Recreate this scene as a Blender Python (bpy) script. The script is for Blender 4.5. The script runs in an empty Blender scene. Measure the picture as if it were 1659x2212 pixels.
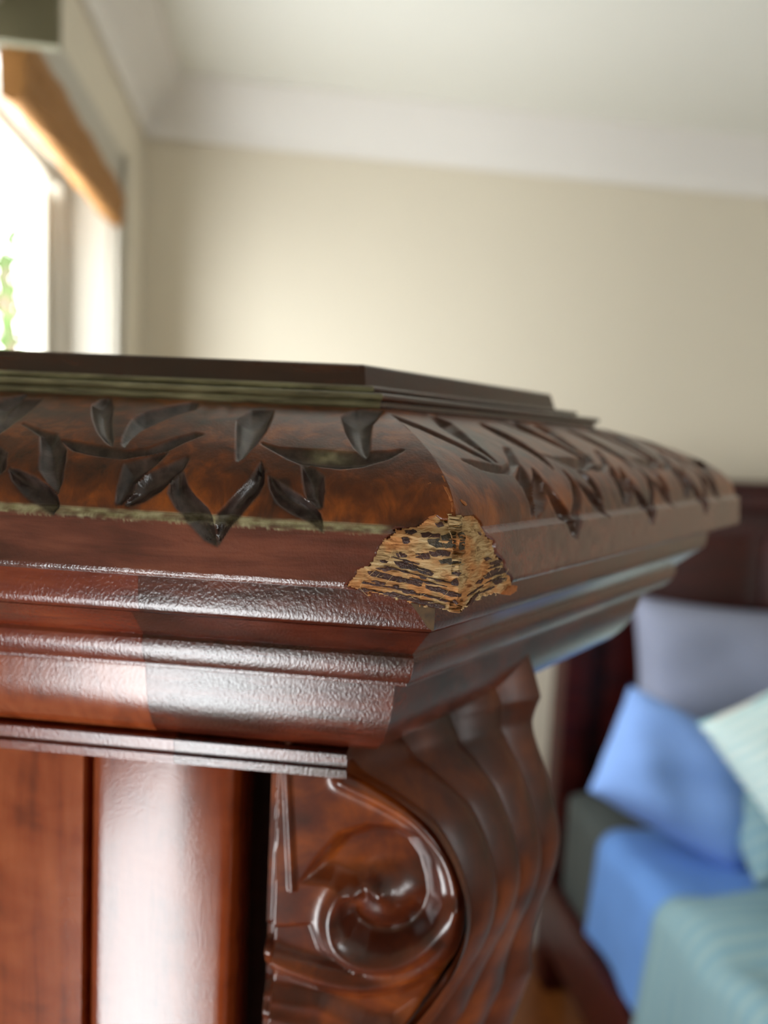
import bpy, bmesh, math, random
import numpy as np
from mathutils import Vector, Matrix
from math import sin, cos, pi, radians, tan, sqrt, atan2

random.seed(7)
rng = np.random.default_rng(7)
scene = bpy.context.scene
COL = scene.collection

# ------------------------------------------------------------------ camera
def make_camera():
    cd = bpy.data.cameras.new('camera')
    co = bpy.data.objects.new('camera', cd)
    COL.objects.link(co)
    y, p, r = radians(5.3), radians(-5.85), radians(2.8)
    d = Vector((-sin(y) * cos(p), cos(y) * cos(p), sin(p)))
    r0 = d.cross(Vector((0, 0, 1))).normalized()
    u0 = r0.cross(d)
    R = cos(r) * r0 + sin(r) * u0
    U = -sin(r) * r0 + cos(r) * u0
    m = Matrix((R, U, -d)).transposed().to_4x4()
    m.translation = Vector((0, 0, 1.65))
    co.matrix_world = m
    cd.sensor_fit = 'VERTICAL'
    cd.lens = 5.1
    cd.sensor_height = 5.1 * 2212 / 1660.0
    cd.sensor_width = cd.sensor_height * 1659 / 2212
    cd.clip_start = 0.01
    cd.dof.use_dof = True
    cd.dof.focus_distance = 0.160
    cd.dof.aperture_fstop = 1.55
    scene.camera = co
make_camera()

# ------------------------------------------------------------------ sky, daylight, exposure
SKY = 14.0
def make_world():
    w = bpy.data.worlds.new('overcast_sky')
    scene.world = w
    w.use_nodes = True
    nt = w.node_tree
    nt.nodes.clear()
    out = nt.nodes.new('ShaderNodeOutputWorld')
    bg = nt.nodes.new('ShaderNodeBackground')
    bg.inputs['Color'].default_value = (0.95, 0.985, 1.0, 1)
    bg.inputs['Strength'].default_value = SKY
    nt.links.new(bg.outputs[0], out.inputs[0])
make_world()

ROOM_ANGLE = radians(13.2)
ROOM_ORIGIN = Vector((-0.90900, 2.12952, 0))
R1 = Vector((cos(ROOM_ANGLE), sin(ROOM_ANGLE), 0))
R2 = Vector((-sin(ROOM_ANGLE), cos(ROOM_ANGLE), 0))
def room(a, b, z=0.0):
    v = ROOM_ORIGIN + R1 * a + R2 * b
    v.z = z
    return v
CEIL = 2.56
ROOM_W, ROOM_L = 4.0, 4.6
WIN1 = (-1.28, -0.40, 0.95, 2.19)
WIN2 = (-3.22, -2.36, 0.22, 1.29)

FILL_WIN = (2.5, 3.3, 0.95, 2.05)      # added unseen for fill light; on the wall behind the viewer, measured along it

def portal(centre, inward, width, height):
    ld = bpy.data.lights.new('daylight', 'AREA')
    ld.shape = 'RECTANGLE'
    ld.size = height
    ld.size_y = width
    ld.cycles.is_portal = True
    lo = bpy.data.objects.new('daylight', ld)
    COL.objects.link(lo)
    zc = -inward                       # a lamp shines along its local -Z
    xc = Vector((0, 0, 1))
    yc = zc.cross(xc)
    m = Matrix((xc, yc, zc)).transposed().to_4x4()
    m.translation = centre
    lo.matrix_world = m
for b0, b1, z0, z1 in (WIN1, WIN2):
    portal(room(-0.17, (b0 + b1) / 2, (z0 + z1) / 2), R1, b1 - b0, z1 - z0)
portal(room((FILL_WIN[0] + FILL_WIN[1]) / 2, -ROOM_L - 0.17, (FILL_WIN[2] + FILL_WIN[3]) / 2), R2, FILL_WIN[1] - FILL_WIN[0], FILL_WIN[3] - FILL_WIN[2])  # sky portal for the added fill window

vs = scene.view_settings
vs.view_transform = 'Standard'
vs.look = 'None'
vs.gamma = 1.0
vs.use_curve_mapping = False
vs.exposure = 0.25
scene.cycles.max_bounces = 7
scene.cycles.diffuse_bounces = 5
scene.cycles.glossy_bounces = 3
scene.cycles.transparent_max_bounces = 8
scene.cycles.caustics_reflective = False
scene.cycles.caustics_refractive = False
scene.cycles.sample_clamp_indirect = 6.0

# ------------------------------------------------------------------ materials
def srgb(r, g, b):
    f = lambda c: (c / 255 / 12.92) if c / 255 <= 0.04045 else ((c / 255 + 0.055) / 1.055) ** 2.4
    return (f(r), f(g), f(b), 1)

def new_mat(name):
    m = bpy.data.materials.new(name)
    m.use_nodes = True
    nt = m.node_tree
    nt.nodes.clear()
    out = nt.nodes.new('ShaderNodeOutputMaterial')
    p = nt.nodes.new('ShaderNodeBsdfPrincipled')
    nt.links.new(p.outputs[0], out.inputs[0])
    return m, nt, p

def noise(nt, vec, scale, detail=4, rough=0.55, dist=0.0):
    n = nt.nodes.new('ShaderNodeTexNoise')
    n.inputs['Scale'].default_value = scale
    n.inputs['Detail'].default_value = detail
    n.inputs['Roughness'].default_value = rough
    n.inputs['Distortion'].default_value = dist
    nt.links.new(vec, n.inputs['Vector'])
    return n.outputs['Fac']

def mapping(nt, scale=(1, 1, 1), rot=(0, 0, 0), loc=(0, 0, 0)):
    tc = nt.nodes.new('ShaderNodeTexCoord')
    mp = nt.nodes.new('ShaderNodeMapping')
    mp.inputs['Scale'].default_value = scale
    mp.inputs['Rotation'].default_value = rot
    mp.inputs['Location'].default_value = loc
    nt.links.new(tc.outputs['Object'], mp.inputs['Vector'])
    return mp.outputs[0]

def ramp(nt, fac, stops):
    r = nt.nodes.new('ShaderNodeValToRGB')
    els = r.color_ramp.elements
    els[0].position, els[0].color = stops[0]
    els[1].position, els[1].color = stops[-1]
    for pos, colr in stops[1:-1]:
        e = els.new(pos)
        e.color = colr
    nt.links.new(fac, r.inputs[0])
    return r.outputs[0]

def mixc(nt, fac, a, b, mode='MIX'):
    n = nt.nodes.new('ShaderNodeMix')
    n.data_type = 'RGBA'
    n.blend_type = mode
    for sock, v in ((n.inputs[0], fac), (n.inputs[6], a), (n.inputs[7], b)):
        if isinstance(v, (int, float, tuple)):
            sock.default_value = v
        else:
            nt.links.new(v, sock)
    return n.outputs[2]

def bump(nt, p, height, strength, dist):
    b = nt.nodes.new('ShaderNodeBump')
    b.inputs['Strength'].default_value = strength
    b.inputs['Distance'].default_value = dist
    nt.links.new(height, b.inputs['Height'])
    nt.links.new(b.outputs[0], p.inputs['Normal'])
    if 'Coat Normal' in p.inputs:
        nt.links.new(b.outputs[0], p.inputs['Coat Normal'])
    return b

def wood(name, dark, mid, light, grain=(35, 260, 260), rot=0.0, rough=0.22, coat=0.8, coat_rough=0.12,
         peel=0.2, peel_scale=1500, cut=None, spec=0.5):
    """polished stained timber: long grain, cloudy stain, fine lacquer relief; optional stain mask attribute"""
    m, nt, p = new_mat(name)
    v = mapping(nt, scale=grain, rot=(0, 0, rot))
    g = noise(nt, v, 1.0, 6, 0.6, 0.6)
    cl = noise(nt, mapping(nt, scale=(45, 45, 70), loc=(3.1, 1.7, 0)), 1.0, 3, 0.5, 0.3)
    add = nt.nodes.new('ShaderNodeMath'); add.operation = 'MULTIPLY_ADD'
    add.inputs[1].default_value = 0.55
    nt.links.new(g, add.inputs[0])
    m2 = nt.nodes.new('ShaderNodeMath'); m2.operation = 'MULTIPLY'
    m2.inputs[1].default_value = 0.45
    nt.links.new(cl, m2.inputs[0])
    nt.links.new(m2.outputs[0], add.inputs[2])
    c = ramp(nt, add.outputs[0], [(0.34, dark), (0.5, mid), (0.66, light)])
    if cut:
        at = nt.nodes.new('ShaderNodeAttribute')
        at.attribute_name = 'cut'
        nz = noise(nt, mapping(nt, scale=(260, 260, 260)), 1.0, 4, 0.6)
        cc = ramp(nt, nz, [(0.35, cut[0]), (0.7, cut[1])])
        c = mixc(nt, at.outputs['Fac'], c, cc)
        sheen = nt.nodes.new('ShaderNodeAttribute')
        sheen.attribute_name = 'painted_sheen'
        c = mixc(nt, sheen.outputs['Fac'], c, ramp(nt, nz, [(0.3, srgb(158, 154, 108)), (0.7, srgb(228, 226, 184))]))  # pale olive reflection mixed into the base colour
    nt.links.new(c, p.inputs['Base Color'])
    p.inputs['Roughness'].default_value = rough
    p.inputs['Specular IOR Level'].default_value = spec
    p.inputs['Coat Weight'].default_value = coat
    p.inputs['Coat Roughness'].default_value = coat_rough
    h = noise(nt, mapping(nt, scale=(1, 1, 0.8)), peel_scale, 3, 0.55)
    bump(nt, p, h, peel, 0.0004)
    return m

def plain(name, colour, rough=0.6, var=0.06, scale=8.0, bumpd=0.0, bscale=200.0):
    m, nt, p = new_mat(name)
    n = noise(nt, mapping(nt), scale, 4, 0.55)
    lo = tuple(c * (1 - var) for c in colour[:3]) + (1,)
    hi = tuple(min(1, c * (1 + var)) for c in colour[:3]) + (1,)
    c = ramp(nt, n, [(0.3, lo), (0.7, hi)])
    nt.links.new(c, p.inputs['Base Color'])
    p.inputs['Roughness'].default_value = rough
    if bumpd:
        bump(nt, p, noise(nt, mapping(nt), bscale, 3), 0.3, bumpd)
    return m

M = {}
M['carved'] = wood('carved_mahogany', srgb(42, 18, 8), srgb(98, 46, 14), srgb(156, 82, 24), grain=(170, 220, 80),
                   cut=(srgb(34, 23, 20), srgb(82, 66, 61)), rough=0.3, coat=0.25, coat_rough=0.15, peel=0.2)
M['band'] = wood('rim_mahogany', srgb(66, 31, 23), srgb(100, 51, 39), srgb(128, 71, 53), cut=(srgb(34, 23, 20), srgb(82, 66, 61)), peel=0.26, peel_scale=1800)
M['top'] = wood('top_mahogany', srgb(32, 14, 9), srgb(56, 24, 12), srgb(84, 38, 17), peel=0.15)
M['bead'] = wood('painted_sheen_bead_mahogany', srgb(70, 62, 44), srgb(138, 136, 104), srgb(186, 186, 150), grain=(60, 900, 900), peel=0.1, rough=0.3, coat=0.6)  # greenish highlight painted into the colour of the front beads
M['red'] = wood('red_mahogany', srgb(80, 25, 12), srgb(120, 43, 19), srgb(148, 66, 30), peel=0.24)
M['brown'] = wood('brown_mahogany', srgb(48, 17, 10), srgb(82, 31, 17), srgb(116, 50, 28), peel=0.24)
M['orange'] = wood('orange_mahogany', srgb(108, 44, 20), srgb(154, 72, 36), srgb(176, 94, 54), grain=(120, 120, 12), peel=0.15)
M['reed'] = wood('bright_reed_mahogany', srgb(92, 34, 14), srgb(134, 56, 22), srgb(150, 70, 34), grain=(120, 120, 12), peel=0.12, rough=0.22, coat=0.5, coat_rough=0.12)
M['core'] = wood('dark_mahogany', srgb(22, 10, 7), srgb(34, 15, 10), srgb(48, 21, 13), grain=(120, 120, 12), peel=0.0, rough=0.65, coat=0.0, spec=0.2)
M['scroll'] = wood('scroll_mahogany', srgb(46, 16, 8), srgb(92, 36, 12), srgb(146, 70, 18), grain=(60, 60, 60), rough=0.3, coat=0.5, coat_rough=0.1, peel=0.1)
M['reeded'] = wood('reeded_mahogany', srgb(46, 19, 9), srgb(84, 36, 14), srgb(122, 60, 22), grain=(60, 60, 20), rough=0.42, coat=0.15, coat_rough=0.2, peel=0.1, spec=0.35)
M['bed'] = wood('bed_mahogany', srgb(32, 5, 4), srgb(52, 9, 6), srgb(74, 20, 10), grain=(3, 30, 30), peel=0.0, rough=0.4, coat=0.1, spec=0.3)
M['floorwood'] = wood('floor_boards', srgb(84, 44, 16), srgb(110, 60, 22), srgb(130, 76, 32), grain=(12, 1.2, 12), peel=0.0, rough=0.4)

def raw_wood():
    m, nt, p = new_mat('torn_raw_wood')
    f = noise(nt, mapping(nt, scale=(220, 220, 1100)), 1.0, 5, 0.65, 1.2)
    big = noise(nt, mapping(nt, scale=(150, 150, 150)), 1.0, 2, 0.5)
    a = ramp(nt, f, [(0.32, srgb(116, 66, 34)), (0.5, srgb(200, 140, 88)), (0.75, srgb(230, 184, 130))])
    b = ramp(nt, f, [(0.32, srgb(104, 74, 44)), (0.5, srgb(194, 162, 116)), (0.75, srgb(234, 214, 172))])
    bf = ramp(nt, big, [(0.42, (0, 0, 0, 1)), (0.58, (1, 1, 1, 1))])
    nt.links.new(mixc(nt, bf, a, b), p.inputs['Base Color'])
    p.inputs['Roughness'].default_value = 0.85
    p.inputs['Specular IOR Level'].default_value = 0.2
    bump(nt, p, f, 0.8, 0.0005)
    return m
M['raw'] = raw_wood()
M['nick'] = plain('scratched_orange_wood', srgb(170, 104, 56), 0.8, 0.2, 900)
M['remnant'] = wood('torn_veneer', srgb(40, 18, 14), srgb(70, 34, 24), srgb(104, 62, 42), grain=(300, 300, 900), rough=0.45, coat=0.1, peel=0.8, peel_scale=2500)
M['remnant_grey'] = wood('charred_veneer', srgb(44, 38, 30), srgb(78, 66, 48), srgb(120, 98, 66), grain=(900, 900, 300), rough=0.55, coat=0.0, peel=0.8, peel_scale=2500)
M['stain'] = plain('old_glue', srgb(84, 60, 30), 0.6, 0.4, 500)
M['fibre'] = plain('wood_fibre', srgb(214, 182, 130), 0.8, 0.1, 300)

M['wall'] = plain('beige_wall_paint', srgb(222, 213, 194), 0.85, 0.01, 2)
M['white'] = plain('white_trim_paint', srgb(236, 232, 226), 0.5, 0.01, 3)
M['cream'] = plain('cream_window_paint', srgb(186, 180, 166), 0.5, 0.01, 3)
M['ceiling'] = plain('ceiling_paint', srgb(236, 235, 226), 0.9, 0.01, 2)
M['olive'] = plain('olive_paint', srgb(120, 116, 92), 0.8, 0.02, 2)
M['blind'] = plain('ochre_blind_cloth', srgb(158, 110, 56), 0.8, 0.08, 30)
M['pillow_grey'] = plain('grey_blue_cotton', srgb(140, 146, 168), 0.9, 0.05, 12)
M['pillow_blue'] = plain('cornflower_cotton', srgb(128, 164, 226), 0.9, 0.05, 12)
M['sheet'] = plain('blue_cotton', srgb(92, 134, 196), 0.9, 0.08, 10)
M['mattress'] = plain('grey_ticking', srgb(62, 68, 66), 0.9, 0.05, 12)
M['leaf'] = plain('leaf_green', srgb(58, 84, 36), 0.7, 0.3, 6)
M['leaf'].node_tree.nodes['Principled BSDF'].inputs['Specular IOR Level'].default_value = 0.05
M['bark'] = plain('bark_brown', srgb(90, 74, 58), 0.9, 0.2, 20)

def striped(name, c0, c1, scale, axis=1):
    m, nt, p = new_mat(name)
    w = nt.nodes.new('ShaderNodeTexWave')
    w.bands_direction = 'XYZ'[axis]
    w.inputs['Scale'].default_value = scale
    w.inputs['Distortion'].default_value = 1.5
    w.inputs['Detail'].default_value = 1
    nt.links.new(mapping(nt), w.inputs['Vector'])
    nt.links.new(ramp(nt, w.outputs['Fac'], [(0.2, c0), (0.8, c1)]), p.inputs['Base Color'])
    p.inputs['Roughness'].default_value = 0.9
    return m
M['quilt'] = striped('teal_striped_quilt', srgb(112, 146, 158), srgb(130, 156, 160), 9, 1)
M['cushion'] = striped('pale_teal_patterned_cloth', srgb(150, 196, 204), srgb(226, 232, 226), 14, 0)

def glass_mat():
    m = bpy.data.materials.new('window_glass')
    m.use_nodes = True
    nt = m.node_tree
    nt.nodes.clear()
    out = nt.nodes.new('ShaderNodeOutputMaterial')
    tr = nt.nodes.new('ShaderNodeBsdfTransparent')
    gl = nt.nodes.new('ShaderNodeBsdfGlossy')
    gl.inputs['Roughness'].default_value = 0.02
    mx = nt.nodes.new('ShaderNodeMixShader')
    mx.inputs[0].default_value = 0.06
    nt.links.new(tr.outputs[0], mx.inputs[1])
    nt.links.new(gl.outputs[0], mx.inputs[2])
    nt.links.new(mx.outputs[0], out.inputs[0])
    return m
M['glass'] = glass_mat()

# ------------------------------------------------------------------ mesh helpers
def mesh_obj(name, verts, faces, mat, parent=None, smooth=True, angle=35, attr=None, painted_sheen=None):
    me = bpy.data.meshes.new(name)
    me.from_pydata([tuple(map(float, v)) for v in verts], [], faces)
    me.update()
    if attr is not None:
        a = me.attributes.new('cut', 'FLOAT', 'POINT')
        a.data.foreach_set('value', np.asarray(attr, dtype=np.float32))
    if painted_sheen is not None:
        a = me.attributes.new('painted_sheen', 'FLOAT', 'POINT')
        a.data.foreach_set('value', np.asarray(painted_sheen, dtype=np.float32))
    if smooth:
        me.polygons.foreach_set('use_smooth', [True] * len(me.polygons))
        me.set_sharp_from_angle(angle=radians(angle))
    me.materials.append(M[mat])
    o = bpy.data.objects.new(name, me)
    COL.objects.link(o)
    if parent:
        o.parent = parent
    return o

def empty(name, loc, rz=0.0, parent=None):
    o = bpy.data.objects.new(name, None)
    o.empty_display_size = 0.05
    COL.objects.link(o)
    o.location = loc
    o.rotation_euler = (0, 0, rz)
    if parent:
        o.parent = parent
    return o

def tag(o, label, cat, group=None):
    o['label'] = label
    o['category'] = cat
    if group:
        o['group'] = group
    return o

def box_geo(x0, x1, y0, y1, z0, z1):
    v = [(x, y, z) for z in (z0, z1) for y in (y0, y1) for x in (x0, x1)]
    f = [(0, 2, 3, 1), (4, 5, 7, 6), (0, 1, 5, 4), (2, 6, 7, 3), (0, 4, 6, 2), (1, 3, 7, 5)]
    return v, f

def boxes(name, lst, mat, parent=None, bevel=0.0):
    V, F = [], []
    for b in lst:
        v, f = box_geo(*b)
        n = len(V)
        V += v
        F += [tuple(i + n for i in q) for q in f]
    o = mesh_obj(name, V, F, mat, parent, smooth=False)
    if bevel:
        bm = bmesh.new(); bm.from_mesh(o.data)
        bmesh.ops.bevel(bm, geom=list(bm.edges), offset=bevel, segments=2, affect='EDGES', profile=0.6)
        bm.to_mesh(o.data); bm.free()
        o.data.polygons.foreach_set('use_smooth', [True] * len(o.data.polygons))
        o.data.set_sharp_from_angle(angle=radians(40))
    return o

def to_room(o):
    o.location = ROOM_ORIGIN
    o.rotation_euler = (0, 0, ROOM_ANGLE)
    return o

def structure(o, label=None):
    o['kind'] = 'structure'
    if label:
        o['label'] = label
    return o

def poly_inside_dist(px, py, poly):
    """signed distance, positive inside the polygon"""
    P = np.asarray(poly, float)
    Q = np.roll(P, -1, axis=0)
    best = np.full(px.shape, 1e9)
    ins = np.zeros(px.shape, bool)
    for (x0, y0), (x1, y1) in zip(P, Q):
        ex, ey = x1 - x0, y1 - y0
        L = ex * ex + ey * ey + 1e-12
        t = np.clip(((px - x0) * ex + (py - y0) * ey) / L, 0, 1)
        best = np.minimum(best, (px - x0 - t * ex) ** 2 + (py - y0 - t * ey) ** 2)
        cond = ((y0 > py) != (y1 > py)) & (px < (x1 - x0) * (py - y0) / (y1 - y0 + 1e-12) + x0)
        ins ^= cond
    d = np.sqrt(best)
    return np.where(ins, d, -d)

def line_dist(px, py, pts):
    best = np.full(px.shape, 1e9)
    for (x0, y0), (x1, y1) in zip(pts[:-1], pts[1:]):
        ex, ey = x1 - x0, y1 - y0
        t = np.clip(((px - x0) * ex + (py - y0) * ey) / (ex * ex + ey * ey + 1e-12), 0, 1)
        best = np.minimum(best, (px - x0 - t * ex) ** 2 + (py - y0 - t * ey) ** 2)
    return np.sqrt(best)

def sstep(x):
    x = np.clip(x, 0, 1)
    return x * x * (3 - 2 * x)

def vnoise(x, y, seed=0):
    """cheap smooth 2D value noise in 0..1"""
    xi, yi = np.floor(x).astype(int), np.floor(y).astype(int)
    xf, yf = sstep(x - xi), sstep(y - yi)
    def h(a, b):
        n = np.sin(a * 127.1 + b * 311.7 + seed * 74.7) * 43758.5453
        return n - np.floor(n)
    return (h(xi, yi) * (1 - xf) + h(xi + 1, yi) * xf) * (1 - yf) + (h(xi, yi + 1) * (1 - xf) + h(xi + 1, yi + 1) * xf) * yf

def catmull(pts, n=8):
    P = [np.asarray(p, float) for p in pts]
    P = [2 * P[0] - P[1]] + P + [2 * P[-1] - P[-2]]
    out = []
    for i in range(1, len(P) - 2):
        for k in range(n):
            t = k / n
            a, b, c, d = P[i - 1], P[i], P[i + 1], P[i + 2]
            out.append(0.5 * (2 * b + (c - a) * t + (2 * a - 5 * b + 4 * c - d) * t * t + (3 * b - a - 3 * c + d) * t ** 3))
    out.append(P[-2])
    return np.array(out)
CUTS = {
  '1': [(-121.8,39.1), (-116.4,41.5), (-114.1,39.0), (-112.2,36.4), (-111.7,33.7), (-112.2,32.4)], 
  '2': [(-94.9,39.4), (-94.4,41.7), (-93.7,41.8), (-88.6,38.6), (-84.8,34.7), (-81.2,31.2), (-80.8,30.1), (-82.6,30.9), (-86.0,32.8), (-89.8,35.5)], 
  '3': [(-78.4,30.5), (-79.6,32.6), (-80.7,36.4), (-79.8,38.0), (-75.9,39.8), (-71.5,41.4), (-69.2,41.3), (-68.5,39.6), (-71.7,37.9), (-74.6,35.7), (-76.7,33.7), (-77.6,31.4), (-77.7,30.0)], 
  '4': [(-93.0,30.6), (-89.0,30.3), (-81.0,29.4), (-77.4,28.8), (-71.9,29.7), (-67.1,32.3), (-63.4,33.7), (-61.4,33.5), (-64.1,32.0), (-67.4,29.7), (-71.4,28.6), (-76.3,27.5), (-82.9,27.8), (-88.9,28.6)], 
  '5': [(-106.1,33.9), (-102.0,32.9), (-97.6,32.0), (-95.6,31.9), (-90.8,28.7), (-89.5,26.4), (-88.5,22.3), (-88.9,19.3), (-91.3,21.3), (-94.4,24.1), (-96.1,27.8), (-98.9,31.5), (-103.8,33.2)], 
  '6': [(-101.6,24.1), (-99.2,23.8), (-94.9,22.4), (-91.1,20.5), (-88.9,18.5), (-88.3,16.8), (-88.8,14.8), (-92.6,16.2), (-96.1,18.1), (-100.1,21.7)], 
  '6b': [(-111.2,30.6), (-106.7,28.6), (-104.0,27.4), (-102.5,24.1), (-103.3,22.8), (-105.2,21.8)], 
  '7': [(-75.6,26.3), (-73.4,27.2), (-67.1,29.3), (-68.5,26.7), (-70.4,24.5), (-71.9,22.3), (-71.9,20.2), (-74.1,17.6), (-75.5,17.5), (-75.5,20.5), (-75.4,23.4)], 
  '8': [(-71.5,22.3), (-69.2,24.9), (-66.1,26.4), (-62.3,28.6), (-61.7,28.3), (-62.0,26.1), (-63.9,23.6), (-65.8,21.0), (-69.0,18.7), (-72.4,17.3), (-73.3,17.7), (-71.5,20.3)], 
  '9': [(-64.0,24.0), (-62.7,25.7), (-61.7,25.3), (-60.1,22.5), (-57.8,20.2), (-54.9,17.9), (-52.8,14.6), (-51.9,10.2), (-54.6,11.3), (-57.7,14.1), (-61.8,17.5), (-64.0,20.7)], 
  '10': [(-45.1,28.2), (-43.9,26.7), (-43.4,23.8), (-44.2,21.7), (-47.1,17.5), (-49.5,14.1), (-51.7,10.3), (-52.3,14.4), (-52.6,16.7), (-50.7,18.9), (-48.3,22.3), (-46.2,24.9)], 
  '11': [(-55.4,37.2), (-54.0,39.8), (-48.9,40.3), (-47.7,38.0), (-47.3,35.1), (-48.0,31.9), (-49.5,29.3), (-50.6,28.2), (-52.2,31.7)], 
  '12': [(-46.6,32.2), (-42.6,31.3), (-39.6,31.3), (-36.2,31.3), (-33.0,31.2), (-28.6,31.0), (-22.7,31.2), (-17.7,31.7), (-14.3,32.3), (-17.4,30.3), (-22.7,28.5), (-27.4,27.8), (-31.8,28.1), (-35.8,28.3), (-39.2,29.3), (-43.3,30.9)], 
  '13': [(-35.8,28.2), (-32.9,27.5), (-30.6,26.1), (-29.9,22.9), (-29.9,19.7), (-30.9,19.2), (-33.4,21.1), (-34.9,25.1)], 
  '14': [(-42.5,25.5), (-39.6,24.0), (-35.3,21.8), (-32.1,20.0), (-30.2,18.0), (-29.3,14.7), (-31.6,16.0), (-36.1,17.7), (-39.7,19.9), (-41.7,22.9)], 
  '15': [(-30.9,39.4), (-27.5,41.7), (-23.9,41.6), (-21.4,41.5), (-23.0,37.8), (-22.3,34.1), (-21.3,29.8), (-22.7,30.6), (-25.5,32.6), (-28.3,35.6)], 
}
PATCH = [ (1.94,19.62), (5.17,19.15), (9.02,19.09), (11.84,16.90), (11.33,14.87), (14.55,13.34), (15.26,10.69), (19.28,8.33), (19.63,6.30), (22.73,4.28), (24.41,1.31), (17.95,0.99), (11.43,1.24), (5.08,-0.57), (0.44,-0.47), (-3.00,-0.16), (-6.98,0.65), (-10.97,1.15), (-16.22,2.19), (-19.91,2.24), (-23.96,3.38), (-21.92,5.82), (-21.68,7.06), (-19.28,8.13), (-17.87,10.36), (-17.36,12.22), (-16.22,13.81), (-14.58,15.94), (-11.88,16.36), (-9.47,16.64), (-8.31,17.76), (-7.16,18.73), (-5.67,19.26), (-4.71,18.57), (-2.58,18.55), (-1.55,18.90) ]
SLIVERS = [
 [ (-1.32,17.57), (3.79,17.48), (3.68,16.38), (-1.25,16.53) ],
 [ (1.23,15.84), (3.49,15.83), (2.58,14.31), (-0.46,14.36) ],
 [ (-0.51,14.11), (2.64,14.06), (2.39,12.34), (-0.47,12.43) ],
 [ (-4.49,15.26), (-1.22,15.98), (-1.18,12.77), (-3.43,12.63) ],
 [ (-8.74,15.49), (-6.64,15.69), (-4.51,15.53), (-4.45,14.78), (-6.86,14.69), (-8.37,14.75) ],
 [ (-7.14,14.31), (-4.60,14.68), (-3.43,12.63), (-5.24,12.67), (-6.78,13.33) ],
 [ (-9.54,11.19), (-6.69,11.67), (-6.31,10.33), (-8.40,9.90), (-9.49,10.28) ],
 [ (-6.70,11.91), (-4.31,12.31), (-2.18,11.96), (-2.43,11.09), (-5.13,10.80), (-6.35,11.09) ],
 [ (-4.64,10.14), (-2.11,10.75), (1.28,10.01), (1.01,9.28), (-2.34,9.38), (-4.14,9.41) ],
 [ (-13.63,11.08), (-12.74,11.35), (-11.19,10.93), (-11.31,10.32), (-12.97,10.12) ],
 [ (-16.90,9.35), (-15.85,9.72), (-15.00,9.26), (-15.34,8.81), (-16.41,8.86) ],
 [ (-14.00,9.39), (-11.71,9.38), (-8.62,8.36), (-6.48,8.05), (-5.38,7.21), (-6.10,6.71), (-9.18,7.57), (-12.24,7.83), (-13.50,8.66) ],
 [ (-19.36,6.75), (-17.07,6.99), (-13.36,6.23), (-9.68,5.66), (-7.54,5.40), (-7.79,4.48), (-10.85,4.88), (-15.16,5.66), (-18.54,5.89) ],
 [ (-7.05,4.83), (-4.77,4.53), (-1.71,3.82), (1.73,3.24), (1.55,2.64), (-1.95,2.72), (-4.71,3.46), (-6.86,4.08) ],
 [ (-18.49,4.83), (-16.96,4.99), (-15.26,4.58), (-15.69,4.04), (-17.54,4.28) ],
 [ (-13.92,4.22), (-13.11,4.42), (-12.48,4.01), (-13.07,3.59) ],
 [ (-21.33,3.09), (-19.95,3.34), (-18.55,2.90), (-18.99,2.47), (-20.54,2.58) ],
 [ (-16.07,2.45), (-14.41,2.88), (-10.71,2.10), (-6.11,1.33), (-2.74,0.64), (-2.56,0.09), (-5.14,0.15), (-10.06,1.21), (-13.75,1.73) ],
 [ (-1.79,7.75), (-0.17,8.31), (1.58,7.54), (-0.40,7.09), (-1.55,7.22) ],
 [ (-1.83,5.78), (-0.67,6.62), (0.28,5.72), (-0.28,5.07), (-1.64,5.19) ],
 [ (-1.29,1.74), (-0.40,1.89), (0.77,1.35), (-0.34,0.96) ],
 [ (10.51,9.79), (12.39,9.93), (14.12,9.34), (12.09,9.12) ],
 [ (13.04,8.48), (15.96,8.83), (18.94,8.53), (17.61,8.01), (14.01,7.96) ],
 [ (10.23,5.76), (12.73,6.59), (16.62,6.97), (19.63,6.64), (19.63,5.48), (15.31,5.48), (11.47,5.13) ],
 [ (14.02,4.18), (17.29,4.66), (21.00,4.32), (20.42,3.54), (16.14,3.25) ],
 [ (7.04,4.73), (8.68,5.31), (10.53,5.25), (9.30,4.44) ],
 [ (4.22,0.20), (6.37,1.96), (8.91,2.89), (8.76,2.10), (6.14,0.07) ],
 [ (8.90,15.62), (9.89,15.50), (9.52,15.12), (8.52,15.19) ],
 [ (-12.12,15.80), (-10.33,16.17), (-9.37,15.67), (-10.52,15.06), (-11.75,15.21) ],
 [ (-12.60,14.34), (-11.39,14.56), (-10.73,13.54), (-11.62,13.12), (-12.31,13.51) ],
 [ (-17.72,7.62), (-15.29,7.93), (-14.05,7.56), (-15.25,7.11), (-17.08,7.18) ],
 [ (-11.98,3.11), (-9.87,3.57), (-8.94,3.16), (-10.74,2.63) ],
 [ (-8.52,6.55), (-6.70,6.52), (-6.97,5.96), (-8.19,6.12) ],
 [ (-5.87,17.61), (-4.37,17.94), (-3.86,17.12), (-5.06,16.75) ],
]
NICKS = [
 [ (-4.73,25.50), (-3.77,25.10), (-2.91,23.67), (-2.4,22.4), (-2.81,22.22), (-3.68,23.78) ],
 [ (5.14,22.66), (6.18,22.24), (6.96,21.42), (6.15,21.21), (5.13,22.08) ],
 [ (-8.00,25.62), (-7.40,25.95), (-7.22,25.66), (-7.82,25.39) ],
 [ (-7.46,18.71), (-6.28,19.22), (-5.22,19.43), (-5.95,18.86), (-6.84,18.54) ],
 [ (-2.79,21.93), (-2.34,22.01), (-2.14,20.19), (-2.52,20.02) ],
 [ (-5.19,27.39), (-4.73,27.41), (-4.17,26.26), (-4.48,26.25) ],
]

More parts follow.
